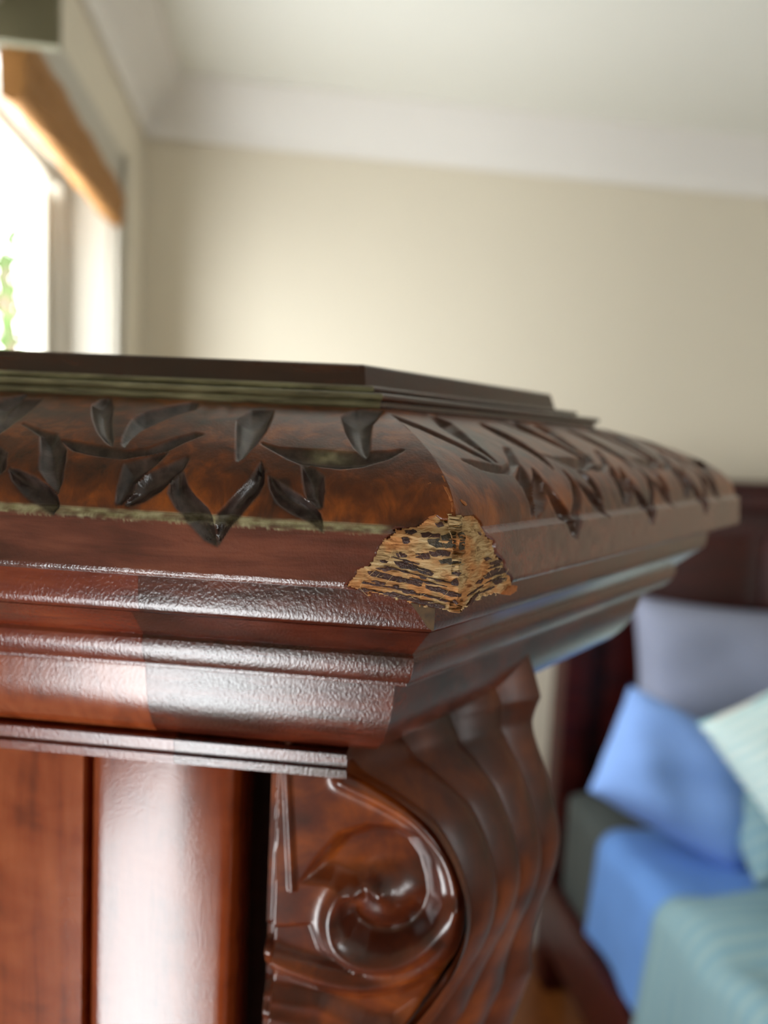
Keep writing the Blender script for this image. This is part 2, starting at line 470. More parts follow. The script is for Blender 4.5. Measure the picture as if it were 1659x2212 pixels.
# ------------------------------------------------------------------ the room
def wall_left():
    T = -0.15
    b_lo, b_hi = -ROOM_L, 0.0
    cuts = sorted([WIN1, WIN2])
    bl = []
    cur = b_lo
    for (b0, b1, z0, z1) in cuts:
        bl.append((T, 0, cur, b0, 0, CEIL))
        bl.append((T, 0, b0, b1, 0, z0))
        bl.append((T, 0, b0, b1, z1, CEIL))
        cur = b1
    bl.append((T, 0, cur, b_hi + 0.15, 0, CEIL))
    return boxes('wall_left', bl, 'wall')
structure(to_room(wall_left()), 'beige painted wall with the windows')
structure(to_room(boxes('wall_back', [(0, ROOM_W, 0, 0.15, 0, CEIL)], 'wall')), 'beige painted wall behind the bed')
structure(to_room(boxes('wall_right', [(ROOM_W, ROOM_W + 0.15, -ROOM_L, 0.15, 0, CEIL)], 'wall')), 'beige painted wall beyond the bed')
def wall_front():
    a0, a1, z0, z1 = FILL_WIN
    y0, y1 = -ROOM_L - 0.15, -ROOM_L
    return boxes('wall_front', [(-0.15, a0, y0, y1, 0, CEIL), (a1, ROOM_W + 0.15, y0, y1, 0, CEIL), (a0, a1, y0, y1, 0, z0), (a0, a1, y0, y1, z1, CEIL)], 'wall')
structure(to_room(wall_front()), 'beige painted wall behind the viewer')
structure(to_room(boxes('floor', [(-0.15, ROOM_W + 0.15, -ROOM_L - 0.15, 0.15, -0.1, 0)], 'floorwood')), 'orange-brown timber floor')
structure(to_room(boxes('ceiling', [(-0.15, ROOM_W + 0.15, -ROOM_L - 0.15, 0.15, CEIL, CEIL + 0.1)], 'ceiling')), 'white painted ceiling')

CROWN = catmull([(0.012, 2.43), (0.018, 2.455), (0.03, 2.475), (0.055, 2.505), (0.085, 2.532), (0.1, 2.545)], 5)
CROWN = [(0.0, 2.425), (0.012, 2.425)] + [tuple(p) for p in CROWN] + [(0.112, 2.546), (0.112, CEIL), (0.0, CEIL)]
def crown(name, side):
    V, F = [], []
    for end in (0, 1):
        for d, z in CROWN:
            if side == 'back':
                V.append(((d if end == 0 else ROOM_W - d), -d, z))
            else:
                V.append((d, (-d if end == 0 else -ROOM_L), z))
    n = len(CROWN)
    for i in range(n - 1):
        q = (i, i + 1, n + i + 1, n + i)
        F.append(q if side == 'left' else q[::-1])
    return mesh_obj(name, V, F, 'white', smooth=True, angle=30)
structure(to_room(crown('trim_1', 'back')), 'white coved cornice along the bed wall')
structure(to_room(crown('trim_2', 'left')), 'white coved cornice above the windows')
structure(to_room(boxes('trim_3', [(0, 0.088, -1.15, -1.135, 2.14, 2.43)], 'olive')), 'olive boxed pier end above the blind')
structure(to_room(boxes('baseboard_back', [(0, ROOM_W, -0.018, 0, 0, 0.14)], 'white', bevel=0.003)), 'white skirting board along the bed wall')

def window(name, win, label, front=False):
    b0, b1, z0, z1 = win
    if front:
        root = empty(name, room((b0 + b1) / 2, -ROOM_L, z0), ROOM_ANGLE + pi / 2)
    else:
        root = empty(name, room(0, (b0 + b1) / 2, z0), ROOM_ANGLE)
    structure(root, label)
    w, h = (b1 - b0) / 2, z1 - z0
    t = 0.014
    # deep jamb linings
    boxes('jamb', [(-0.15, 0.0, w - t, w, 0, h)], 'cream', root, 0.002)
    boxes('jamb', [(-0.15, 0.0, -w, -w + t, 0, h)], 'cream', root, 0.002)
    boxes('head', [(-0.15, 0.0, -w, w, h - t, h)], 'cream', root, 0.002)
    boxes('sill', [(-0.15, 0.03, -w - 0.02, w + 0.02, -0.025, t)], 'cream', root, 0.004)
    # architrave boards on the wall face
    aw = 0.075
    for sgn in (1, -1):
        y0, y1 = sorted((sgn * (w - 0.004), sgn * (w + aw)))
        boxes('architrave', [(0.0, 0.016, y0, y1, -0.02, h + aw)], 'cream', root, 0.004)
        y0, y1 = sorted((sgn * (w + aw * 0.6), sgn * (w + aw)))
        boxes('architrave_bead', [(0.016, 0.024, y0, y1, -0.02, h + aw)], 'cream', root, 0.003)
    boxes('architrave', [(0.0, 0.016, -w - aw, w + aw, h - 0.004, h + aw)], 'cream', root, 0.004)
    # outer frame and sash
    fx0, fx1 = -0.135, -0.088
    for sgn in (1, -1):
        y0, y1 = sorted((sgn * (w - t), sgn * (w - t - 0.055)))
        boxes('frame_stile', [(fx0, fx1, y0, y1, t, h - t)], 'cream', root, 0.004)
        y0, y1 = sorted((sgn * (w - t - 0.06), sgn * (w - t - 0.13)))
        boxes('sash_stile', [(fx0 - 0.01, fx1 - 0.014, y0, y1, t + 0.05, h - t - 0.05)], 'cream', root, 0.005)
    for z, hh in ((t, 0.06), (h - t - 0.025, 0.025)):
        boxes('sash_rail', [(fx0 - 0.01, fx1 - 0.014, -w + t + 0.055, w - t - 0.055, z, z + hh)], 'cream', root, 0.005)
    boxes('pane', [(-0.124, -0.121, -w + t + 0.12, w - t - 0.12, t + 0.05, h - t - 0.02)], 'glass', root)
    return root
window('window_1', WIN1, 'bright white-framed window under the rolled ochre blind')
window('window_2', WIN2, 'low white-framed window nearer the viewer')
window('fill_window', FILL_WIN, 'wide white-framed window behind the viewer, unseen, added for fill light', front=True)

def make_blind():
    b0, b1 = -1.09, WIN1[1] - 0.004
    L = b1 - b0
    root = empty('window_blind', room(0, (b0 + b1) / 2, 2.09), ROOM_ANGLE)
    tag(root, 'ochre fabric blind rolled up at the head of the window', 'blind')
    # gathered cloth: bulging cross-section with soft folds
    sec = catmull([(-0.055, 0.085), (-0.03, 0.088), (-0.008, 0.083), (0.003, 0.066), (0.006, 0.046), (0.002, 0.036), (0.005, 0.022),
                   (-0.003, 0.004), (-0.02, -0.002), (-0.045, 0.002)], 5)
    ny = 40
    V, F = [], []
    for j in range(ny + 1):
        y = -L / 2 + L * j / ny
        for k, (x, z) in enumerate(sec):
            dx = 0.0012 * sin(y * 31 + k * 0.5) + 0.0008 * sin(y * 67 + k)
            V.append((x * 0.7 + 0.026 + dx, y, z * (1 + 0.35 * (0.5 - y / L)) + dx))
    n = len(sec)
    for j in range(ny):
        for k in range(n - 1):
            F.append((j * n + k, j * n + k + 1, (j + 1) * n + k + 1, (j + 1) * n + k))
    for j in (0, ny):
        f = tuple(j * n + k for k in range(n))
        F.append(f if j else f[::-1])
    mesh_obj('cloth_roll', V, F, 'blind', root, angle=50)
    boxes('headrail', [(-0.03, 0.0, -L / 2, L / 2, 0.06, 0.085)], 'white', root, 0.002)
    return root
make_blind()

def make_tree(a, b, z, r, n, seed, label):
    root = empty('garden_tree', room(a, b, 0))
    tag(root, label, 'tree')
    g = np.random.default_rng(seed)
    V, F = [], []
    for i in range(n):
        d = g.normal(size=3); d /= np.linalg.norm(d)
        c = d * r * g.uniform(0.45, 1.0) * np.array([1, 1, 0.9]) + np.array([0, 0, z])
        u = g.normal(size=3); u /= np.linalg.norm(u)
        w = np.cross(u, g.normal(size=3)); w /= np.linalg.norm(w)
        s = g.uniform(0.06, 0.11)
        k = len(V)
        V += [c - u * s, c + w * s * 0.45, c + u * s, c - w * s * 0.45]
        F.append((k, k + 1, k + 2, k + 3))
    f = mesh_obj('foliage', V, F, 'leaf', root, smooth=False)
    f['kind'] = 'stuff'
    V, F = [], []
    for j in range(9):
        t = j / 8
        rr = 0.14 * (1 - 0.6 * t)
        for k in range(10):
            V.append((rr * cos(k * pi / 5) + 0.1 * sin(t * 4), rr * sin(k * pi / 5), -1.2 + t * (z + 1.2 + r * 0.5)))
    for j in range(8):
        for k in range(10):
            F.append((j * 10 + k, j * 10 + (k + 1) % 10, (j + 1) * 10 + (k + 1) % 10, (j + 1) * 10 + k))
    mesh_obj('trunk', V, F, 'bark', root)
    return root
make_tree(-1.75, 4.3, 2.55, 0.75, 420, 5, 'pale green leafy tree outside, seen through the window pane')

# ------------------------------------------------------------------ the bed and what lies on it
def make_bed():
    root = empty('bed', room(2.05, -1.2, 0), ROOM_ANGLE)
    tag(root, 'dark red mahogany bed with a high panelled headboard', 'bed')
    def bx(name, a0, a1, b0, b1, z0, z1, bev=0.006):
        return boxes(name, [(a0 - 2.05, a1 - 2.05, b0 + 1.2, b1 + 1.2, z0, z1)], 'bed', root, bev)
    for a in (1.235, 2.785):
        bx('headboard_post', a, a + 0.08, -0.22, -0.12, 0, 1.53, 0.01)
        bx('foot_post', a, a + 0.08, -2.36, -2.28, 0, 0.46, 0.01)
    bx('headboard_panel', 1.315, 2.785, -0.18, -0.15, 0.3, 1.47)
    bx('headboard_rail', 1.315, 2.785, -0.2, -0.13, 1.47, 1.535, 0.012)
    bx('headboard_cap', 1.22, 2.88, -0.225, -0.115, 1.535, 1.56, 0.01)
    for i in range(3):
        a = 1.37 + i * 0.47
        bx('raised_panel', a, a + 0.42, -0.192, -0.178, 0.75, 1.4, 0.008)
    bx('side_rail', 1.205, 1.235, -2.34, -0.2, 0.2, 0.385)
    bx('side_rail', 2.865, 2.895, -2.34, -0.2, 0.2, 0.385)
    bx('foot_rail', 1.235, 2.865, -2.36, -2.33, 0.2, 0.44)
    bx('slat_base', 1.24, 2.86, -2.3, -0.22, 0.27, 0.3, 0.0)
make_bed()

def soft_box(name, a0, a1, b0, b1, z0, z1, mat, r=0.06, lump=0.0, seed=1):
    """rounded, slightly lumpy upholstered block; origin at its base"""
    ca, cb = (a0 + a1) / 2, (b0 + b1) / 2
    hx, hy, hz = (a1 - a0) / 2, (b1 - b0) / 2, (z1 - z0) / 2
    bm = bmesh.new()
    bmesh.ops.create_cube(bm, size=2)
    bmesh.ops.subdivide_edges(bm, edges=list(bm.edges), cuts=24, use_grid_fill=True)
    for v in bm.verts:
        p = np.array(v.co) * [hx, hy, hz]
        q = np.clip(p, [-hx + r, -hy + r, -hz + r], [hx - r, hy - r, hz - r])
        d = p - q
        n = np.linalg.norm(d)
        if n > 1e-9:
            p = q + d / n * r
        l = lump * (sin(p[0] * 9 + seed) * sin(p[1] * 8 + 2 * seed) + 0.5 * sin(p[0] * 17) * sin(p[1] * 21 + seed))
        v.co = (p[0], p[1], p[2] + hz + (l if p[2] > 0 else 0))
    me = bpy.data.meshes.new(name)
    bm.to_mesh(me); bm.free()
    me.polygons.foreach_set('use_smooth', [True] * len(me.polygons))
    me.materials.append(M[mat])
    o = bpy.data.objects.new(name, me)
    COL.objects.link(o)
    o.location = room(ca, cb, z0)
    o.rotation_euler = (0, 0, ROOM_ANGLE)
    return o
tag(soft_box('mattress', 1.245, 2.855, -2.3, -0.235, 0.302, 0.66, 'mattress', 0.05), 'dark grey mattress on the mahogany bed', 'mattress')

def drape(name, a0, a1, b0, b1, ztop, zhem, mat, label, cat, lump=0.01, off=0.0, seed=0, hemwave=0.01):
    """cloth lying on the mattress and hanging over its left side"""
    nv = 60
    prof = [(a0 - 0.012, zhem)]
    for t in np.linspace(0, 1, 10):
        prof.append((a0 - 0.012, zhem + (ztop - 0.06 - zhem) * t))
    for t in np.linspace(0, pi / 2, 8)[1:]:
        prof.append((a0 - 0.012 + 0.06 * (1 - cos(t)), ztop - 0.06 + 0.06 * sin(t)))
    for t in np.linspace(0, 1, 50)[1:]:
        prof.append((a0 + 0.048 + (a1 - a0 - 0.048) * t, ztop))
    V, F = [], []
    ca, cb = (a0 + a1) / 2, (b0 + b1) / 2
    n = len(prof)
    for j in range(nv + 1):
        b = b0 + (b1 - b0) * j / nv
        for k, (a, z) in enumerate(prof):
            l = lump * (sin(a * 11 + b * 5 + seed) * sin(b * 9 + seed * 2) + 0.6 * sin(a * 5 - b * 14 + seed))
            hang = max(0.0, (ztop - 0.06 - z) / (ztop - zhem))
            V.append((a - ca - hang * hemwave * (1 + sin(b * 24 + seed)) , b - cb, z + (abs(l) + 0.004 if hang == 0 else 0) - 0.0))
    for j in range(nv):
        for k in range(n - 1):
            F.append((j * n + k, (j + 1) * n + k, (j + 1) * n + k + 1, j * n + k + 1))
    V = [(x, y, z - zhem) for x, y, z in V]
    o = mesh_obj(name, V, F, mat, smooth=True, angle=80)
    o.location = room(ca, cb, zhem)
    o.rotation_euler = (0, 0, ROOM_ANGLE)
    md = o.modifiers.new('thickness', 'SOLIDIFY')
    md.thickness = 0.012
    md.offset = 1.0
    tag(o, label, cat)
    return o
drape('bed_sheet', 1.243, 2.84, -2.28, -0.52, 0.672, 0.40, 'sheet', 'blue sheet hanging over the side of the bed', 'sheet', 0.006, seed=1)
drape('quilt', 1.222, 2.82, -2.26, -0.85, 0.70, 0.39, 'quilt', 'grey-teal striped quilt spread over the bed', 'quilt', 0.03, seed=4, hemwave=0.02)

def pillow(name, w, h, t, mat, loc, rot, label, n=36, dent=0.0, pinch=0.09):
    V, F = [], []
    def outline(u, v):
        # concave sides, pointed corners
        x = u * (1 - pinch * (1 - v * v) * abs(u) ** 3 * 0) * w / 2
        x = u * w / 2 * (1 - pinch * (1 - v ** 2) )
        y = v * h / 2 * (1 - pinch * (1 - u ** 2) )
        return x, y
    for side in (1, -1):
        for j in range(n + 1):
            for i in range(n + 1):
                u, v = -1 + 2 * i / n, -1 + 2 * j / n
                x, y = outline(u, v)
                e = max(0.0, (1 - u ** 4) * (1 - v ** 4))
                z = side * t / 2 * e ** 0.55 * (1 + 0.06 * sin(u * 5 + v * 3) + 0.05 * sin(v * 7 - u * 4))
                if side > 0 and dent:
                    z -= dent * math.exp(-((u * 1.3) ** 2 + (v * 1.2 - 0.3) ** 2) * 2)
                V.append((x, y, z))
    m = (n + 1) ** 2
    for j in range(n):
        for i in range(n):
            a = j * (n + 1) + i
            F.append((a, a + 1, a + n + 2, a + n + 1))
            F.append((m + a, m + a + n + 1, m + a + n + 2, m + a + 1))
    o = mesh_obj(name, V, F, mat, smooth=True, angle=180)
    bm = bmesh.new(); bm.from_mesh(o.data)
    bmesh.ops.remove_doubles(bm, verts=list(bm.verts), dist=1e-5)
    bm.to_mesh(o.data); bm.free()
    # local x along the bed head, local y up, local z toward the foot
    base = Matrix((R1, Vector((0, 0, 1)), -R2)).transposed().to_4x4()
    lean, roll, yaw = rot
    m4 = Matrix.Translation(loc) @ Matrix.Rotation(yaw, 4, 'Z') @ base @ Matrix.Rotation(lean, 4, 'X') @ Matrix.Rotation(roll, 4, 'Z')
    o.matrix_world = m4
    tag(o, label, 'cushion' if name == 'cushion' else 'pillow')
    return o
pillow('pillow', 0.72, 0.50, 0.20, 'pillow_grey', room(1.72, -0.36, 0.98), (radians(-14), radians(-3), 0),
       'large grey-blue pillow leaning on the headboard')
pillow('pillow', 0.40, 0.29, 0.18, 'pillow_blue', room(1.40, -0.60, 0.85), (radians(-30), radians(-30), 0),
       'cornflower blue pillow slumped at the edge of the bed', pinch=0.02)
pillow('pillow', 0.56, 0.28, 0.16, 'quilt', room(1.74, -0.72, 0.78), (radians(-58), radians(-2), 0),
       'low grey-teal pillow in front of the grey-blue one', pinch=0.03)
pillow('cushion', 0.46, 0.46, 0.15, 'cushion', room(1.585, -0.90, 0.995), (radians(-34), radians(-64), 0),
       'small pale teal and white patterned cushion')

# ------------------------------------------------------------------ the carved pillar (millimetres, from the rim corner nearest the viewer)
ZR = 1.61414
TH = radians(32.2)
SX, SY = sin(TH), cos(TH)
POLY = [np.array(p) for p in ((-200.0, 0.0), (0.0, 0.0), (236 * SX, 236 * SY), (-200 - 236 * SX, 236 * SY))]

def offset_corner(i, w):
    p0, p1, p2 = POLY[i - 1], POLY[i], POLY[(i + 1) % 4]
    d0 = (p1 - p0) / np.linalg.norm(p1 - p0)
    d1 = (p2 - p1) / np.linalg.norm(p2 - p1)
    n0, n1 = np.array([d0[1], -d0[0]]), np.array([d1[1], -d1[0]])
    b = (n0 + n1) / (1 + n0 @ n1)
    return p1 + b * w

pillar = empty('carved_pillar', (0.00177, 0.158, 0))
tag(pillar, 'polished mahogany pillar with leaf-carved cap and chipped corner', 'pillar')
pillar['kind'] = 'thing'

def L(x, y, z):
    return (x / 1000, y / 1000, ZR + z / 1000)

def sweep(name, prof, mat, start=None, end=None, closed=True, corner=None, parent=None, caps=False, angle=30, smooth_n=0):
    """mitred moulding round the four sides; start/end are X of a joint on the front"""
    st = []
    if closed:
        st = [lambda w, i=i: offset_corner(i, w) for i in (0, 1, 2, 3)]
    else:
        if corner == 'front':                      # the front length only, up to the mitre
            st = [lambda w: offset_corner(0, w), lambda w: offset_corner(1, w)]
        elif corner == 'rest':
            st = [lambda w: offset_corner(1, w), lambda w: offset_corner(2, w), lambda w: offset_corner(3, w), lambda w: offset_corner(0, w)]
        elif start is not None and end is None:      # from the front joint round to the back
            st = [lambda w: (start, -w), lambda w: offset_corner(1, w), lambda w: offset_corner(2, w),
                  lambda w: offset_corner(2, w) * 0.5 + offset_corner(3, w) * 0.5]
        elif start is None and end is not None:    # from the back round to the front joint
            st = [lambda w: offset_corner(2, w) * 0.5 + offset_corner(3, w) * 0.5, lambda w: offset_corner(3, w),
                  lambda w: offset_corner(0, w), lambda w: (end, -w)]
        else:                                      # a lath on the front only
            st = [lambda w: (start, -w), lambda w: (end, -w)]
    if smooth_n:
        prof = [tuple(p) for p in catmull(prof, smooth_n)]
    V, F = [], []
    for f in st:
        for w, z in prof:
            x, y = f(w)
            V.append(L(x, y, z))
    n, m = len(prof), len(st)
    for i in range(m if closed else m - 1):
        a, b = i * n, ((i + 1) % m) * n
        for j in range(n - 1):
            F.append((a + j, a + j + 1, b + j + 1, b + j))
    if caps:
        F.append(tuple(range(n))[::-1])
        F.append(tuple((m - 1) * n + k for k in range(n)))
    return mesh_obj(name, V, F, mat, parent or pillar, angle=angle)

# top slab with its two fine beads, closed on top
TOP = [(-56, 54.1), (-52.0, 54.1), (-51.4, 53.6), (-51.2, 52.6), (-50.6, 50.0), (-50.2, 47.9)]
o = sweep('top_slab', TOP, 'top')
bm = bmesh.new(); bm.from_mesh(o.data); bm.verts.ensure_lookup_table()
bm.faces.new([bm.verts[i * len(TOP)] for i in range(4)])
bm.to_mesh(o.data); bm.free()
def half_round(w, z, r):
    return [(w - 4, z + r)] + [(w - r + r * cos(t), z + r * sin(t)) for t in np.linspace(pi / 2, -pi / 2, 11)] + [(w - 5, z - r)]
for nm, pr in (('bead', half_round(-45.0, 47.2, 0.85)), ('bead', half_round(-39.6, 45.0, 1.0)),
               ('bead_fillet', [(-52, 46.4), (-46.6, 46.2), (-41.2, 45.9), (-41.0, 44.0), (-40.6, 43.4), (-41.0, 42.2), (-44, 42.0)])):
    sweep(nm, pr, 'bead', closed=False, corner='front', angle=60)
    sweep(nm, pr, 'top', closed=False, corner='rest', angle=60)

# ---- carved leaf pattern: outlines on the front, along the face and in height
MOTIF_V = -52.2
PERIOD = 61.0
motif_keys = ['2', '3', '4', '7', '8', '9', '10', '11', '12', '13', '14', '15']
FRONT_CUTS = list(CUTS.values())
for shift in (-PERIOD, -2 * PERIOD):
    for k in ('4', '7', '8', '9', '10', '11', '2', '3'):
        FRONT_CUTS.append([(a + shift, z) for a, z in CUTS[k]])
SIDE_CUTS = []
for v in (58.7, 119.6, 182.0):
    for k in motif_keys:
        SIDE_CUTS.append([(a - MOTIF_V + v, z) for a, z in CUTS[k]])
SIDE_CUTS = [p for p in SIDE_CUTS if min(q[0] for q in p) > 9 and max(q[0] for q in p) < 236]

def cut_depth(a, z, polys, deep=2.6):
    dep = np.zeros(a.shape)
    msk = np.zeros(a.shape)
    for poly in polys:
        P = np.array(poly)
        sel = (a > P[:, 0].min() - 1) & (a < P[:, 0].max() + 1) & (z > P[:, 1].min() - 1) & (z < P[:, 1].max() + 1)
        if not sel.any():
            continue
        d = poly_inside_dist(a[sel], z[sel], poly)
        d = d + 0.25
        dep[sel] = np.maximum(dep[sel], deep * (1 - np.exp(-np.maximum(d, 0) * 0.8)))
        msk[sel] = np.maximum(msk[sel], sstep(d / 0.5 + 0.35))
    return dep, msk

def carve_grid(name, prof, mat, patch_depth=0.9, step=0.4):
    P = np.array(prof, float)
    seg = np.r_[0, np.cumsum(np.hypot(*np.diff(P, axis=0).T))]
    n = int(seg[-1] / step) + 1
    s = np.unique(np.r_[np.linspace(0, seg[-1], n), seg[1:-1]] if len(P) < 14 else np.linspace(0, seg[-1], n))
    W, Z = np.interp(s, seg, P[:, 0]), np.interp(s, seg, P[:, 1])
    tw, tz = np.gradient(W, s), np.gradient(Z, s)
    # outward normal in the (w, z) plane; the profile runs downward
    nw, nz = -tz, tw
    nz = nz * np.clip((Z - 17.0) / 6.0, 0, 1)      # cut straight in across the ledge
    nw = np.where(Z < 17, 1.0, nw)
    ln = np.hypot(nw, nz); nw, nz = nw / ln, nz / ln
    V, F, A, SHEEN = [], [], [], []
    kx = tan((pi / 2 - TH) / 2)
    for face in range(4):
        if face == 0:
            cols = np.r_[np.linspace(-200, -124, 40, endpoint=False), np.linspace(-124, 0, 310)]
            u = (cols + 200) / 200
        elif face == 1:
            u = np.linspace(0, 1, 480)
        else:
            u = np.linspace(0, 1, 24)
        c0 = np.array([offset_corner(face, w) for w in W])
        c1 = np.array([offset_corner((face + 1) % 4, w) for w in W])
        d = POLY[(face + 1) % 4] - POLY[face]; d = d / np.linalg.norm(d)
        nrm = np.array([d[1], -d[0]])
        X = c0[None, :, 0] + (c1 - c0)[None, :, 0] * u[:, None]
        Y = c0[None, :, 1] + (c1 - c0)[None, :, 1] * u[:, None]
        ZZ = np.broadcast_to(Z[None, :], X.shape)
        if face == 0:
            a = X
        elif face == 1:
            a = X * SX + Y * SY
        else:
            a = np.full(X.shape, -999.0)
        dep = np.zeros(X.shape); msk = np.zeros(X.shape)
        if face < 2:
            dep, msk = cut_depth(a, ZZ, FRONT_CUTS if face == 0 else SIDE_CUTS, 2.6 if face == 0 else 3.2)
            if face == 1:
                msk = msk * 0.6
            pd = poly_inside_dist(a, ZZ, PATCH)
            dep = np.maximum(dep, patch_depth * sstep(pd / 0.35))
            # hand-carved unevenness
            dep = dep + 0.12 * (vnoise(a * 0.35, ZZ * 0.35, 5) - 0.5)
        V.append(np.stack([(X - nrm[0] * dep * nw) / 1000, (Y - nrm[1] * dep * nw) / 1000, ZR + (ZZ - dep * nz) / 1000], -1).reshape(-1, 3))
        A.append(msk.reshape(-1))
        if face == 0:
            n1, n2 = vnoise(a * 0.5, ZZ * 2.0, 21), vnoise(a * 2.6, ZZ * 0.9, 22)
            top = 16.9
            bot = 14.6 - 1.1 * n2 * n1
            sheen = sstep((ZZ - bot) / 1.4) * sstep((top - ZZ) / 0.9) * sstep((-14 - a) / 4) * np.clip(0.25 + 0.9 * n1, 0, 0.9)  # pale reflection painted along the ledge, front face only
            sheen = sheen * (1 - 0.75 * msk) + 0.6 * n1 * np.exp(-((a + 30) / 4.5) ** 2 - ((ZZ - 30.6) / 0.9) ** 2)  # plus a painted pale glint inside one stem cut
        else:
            sheen = np.zeros(X.shape)
        SHEEN.append(sheen.reshape(-1))
        base = sum(len(v) for v in V[:-1])
        r, c = X.shape
        I = base + np.arange(r * c).reshape(r, c)
        F.append(np.stack([I[:-1, :-1], I[:-1, 1:], I[1:, 1:], I[1:, :-1]], -1).reshape(-1, 4))
    V = np.concatenate(V); F = np.concatenate(F); A = np.concatenate(A); SHEEN = np.concatenate(SHEEN)
    o = mesh_obj(name, V, F.tolist(), mat, pillar, smooth=True, angle=60, attr=A, painted_sheen=SHEEN)
    bm = bmesh.new(); bm.from_mesh(o.data)
    bmesh.ops.remove_doubles(bm, verts=list(bm.verts), dist=2e-5)
    bm.to_mesh(o.data); bm.free()
    return o

OVOLO = catmull([(-41.5, 42.2), (-39.5, 42.0), (-36.8, 41.3), (-28.1, 38.3), (-20.5, 35.0), (-13.0, 31.0), (-6.8, 26.0), (-3.6, 21.5), (-2.5, 18.2), (-2.3, 16.5)], 8)
BAND = [(-2.35, 16.6), (-1.9, 15.9), (-0.75, 15.1), (-0.6, 14.7), (-0.3, 9.0), (0.0, 4.2), (-0.12, 3.4), (-0.45, 2.8), (-1.1, 2.5), (-10.5, 2.4)]
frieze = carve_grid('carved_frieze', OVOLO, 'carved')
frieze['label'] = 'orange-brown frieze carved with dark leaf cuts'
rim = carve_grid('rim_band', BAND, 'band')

# ---- lower mouldings, each jointed on the front: a redder length on the left
for nm, prof, xj, sm, m_left, m_right in (
    ('lower_fascia', [(-14, 2.3), (-8.8, 2.3), (-9.0, -2), (-9.2, -5.4), (-9.5, -6.9), (-10.2, -7.8), (-11.4, -8.3), (-14, -8.4)], -72.8, 0, 'red', 'brown'),
    ('torus_moulding', [(-10.6, -8.1), (-12.4, -9.8), (-14.4, -11.9), (-16.6, -14.2), (-17.5, -15.2), (-17.3, -15.5), (-16.9, -16.1), (-16.9, -17.4), (-17.2, -19.2), (-17.9, -21.2),
                        (-18.8, -22.6), (-19.6, -23.0), (-19.6, -23.3), (-19.9, -24.0), (-21.5, -24.3), (-24, -24.4)], -75.0, 0, 'red', 'brown'),
    ('ovolo_moulding', [(-22.6, -24.3), (-24.9, -24.6), (-25.4, -26.5), (-25.9, -29.5), (-26.5, -33.0), (-27.5, -36.6), (-29.3, -40.4), (-31.7, -43.8), (-34.3, -46.2), (-38, -47.5), (-44, -47.6)], -77.5, 4, 'orange', 'brown'),
):
    sweep(nm, prof, m_left, end=xj - 0.04, closed=False, smooth_n=sm)
    sweep(nm, prof, m_right, start=xj + 0.04, closed=False, smooth_n=sm)
LATH = [(-44, -47.3), (-32.9, -47.3), (-32.2, -47.6), (-32.9, -50.7), (-33.4, -51.0), (-33.4, -51.4), (-32.3, -51.8), (-33.0, -54.3), (-33.6, -54.8), (-34, -55), (-44, -55)]
sweep('lath', LATH, 'red', start=-198, end=-72.4, closed=False, caps=True)
sweep('lath', LATH, 'brown', start=-72.3, end=-26.0, closed=False, caps=True)

# ---- the shaft: dark core, flat reed, rounded reed
def prism(name, plan, z0, z1, mat):
    n = len(plan)
    V = [L(x, y, z) for z in (z0, z1) for x, y in plan]
    F = [tuple(range(n))[::-1], tuple(range(n, 2 * n))]
    F += [(k, (k + 1) % n, n + (k + 1) % n, n + k) for k in range(n)]
    return mesh_obj(name, V, F, mat, pillar, smooth=False)
prism('shaft', [(-176, 58), (-40, 58), (-4, 116), (-212, 116)], -ZR * 1000 + 60, -44, 'core')
prism('plinth', [(-190, 40), (-20, 40), (24, 132), (-236, 132)], -ZR * 1000, -ZR * 1000 + 80, 'core')
prism('cap_block', [(-190, 56), (-34, 56), (30, 160), (-262, 160)], -48, 40, 'core')

def reed(name, x0, x1, fy, mat, top=-46.5):
    nx = 28
    zs = np.r_[np.linspace(top, -190, 60), np.linspace(-210, -1515, 12)]
    V, F = [], []
    for z in zs:
        V.append(L(x0, 59, z))
        for i in range(nx + 1):
            t = i / nx
            x = x0 + (x1 - x0) * t
            V.append(L(x, fy(t, z), z))
        V.append(L(x1, 59, z))
    n = nx + 3
    for j in range(len(zs) - 1):
        for i in range(n - 1):
            F.append((j * n + i, (j + 1) * n + i, (j + 1) * n + i + 1, j * n + i + 1))
    return mesh_obj(name, V, F, mat, pillar, angle=50)
def round_reed(t, z):
    q = 2 * t - 1
    k = 0.55 + (2.4 * math.exp(-(-z - 50) / 30.0) if q > 0 else 0.0)
    edge = 1.6 * max(0, abs(q) - 0.9) / 0.1
    return 36.5 + k * q * q + edge * edge * 0.6
def flat_reed(t, z):
    return 37.0 + 8.0 * (1 - t)
reed('round_reed', -97.5, -57.0, round_reed, 'reed')
reed('flat_reed', -160.0, -99.6, flat_reed, 'orange')

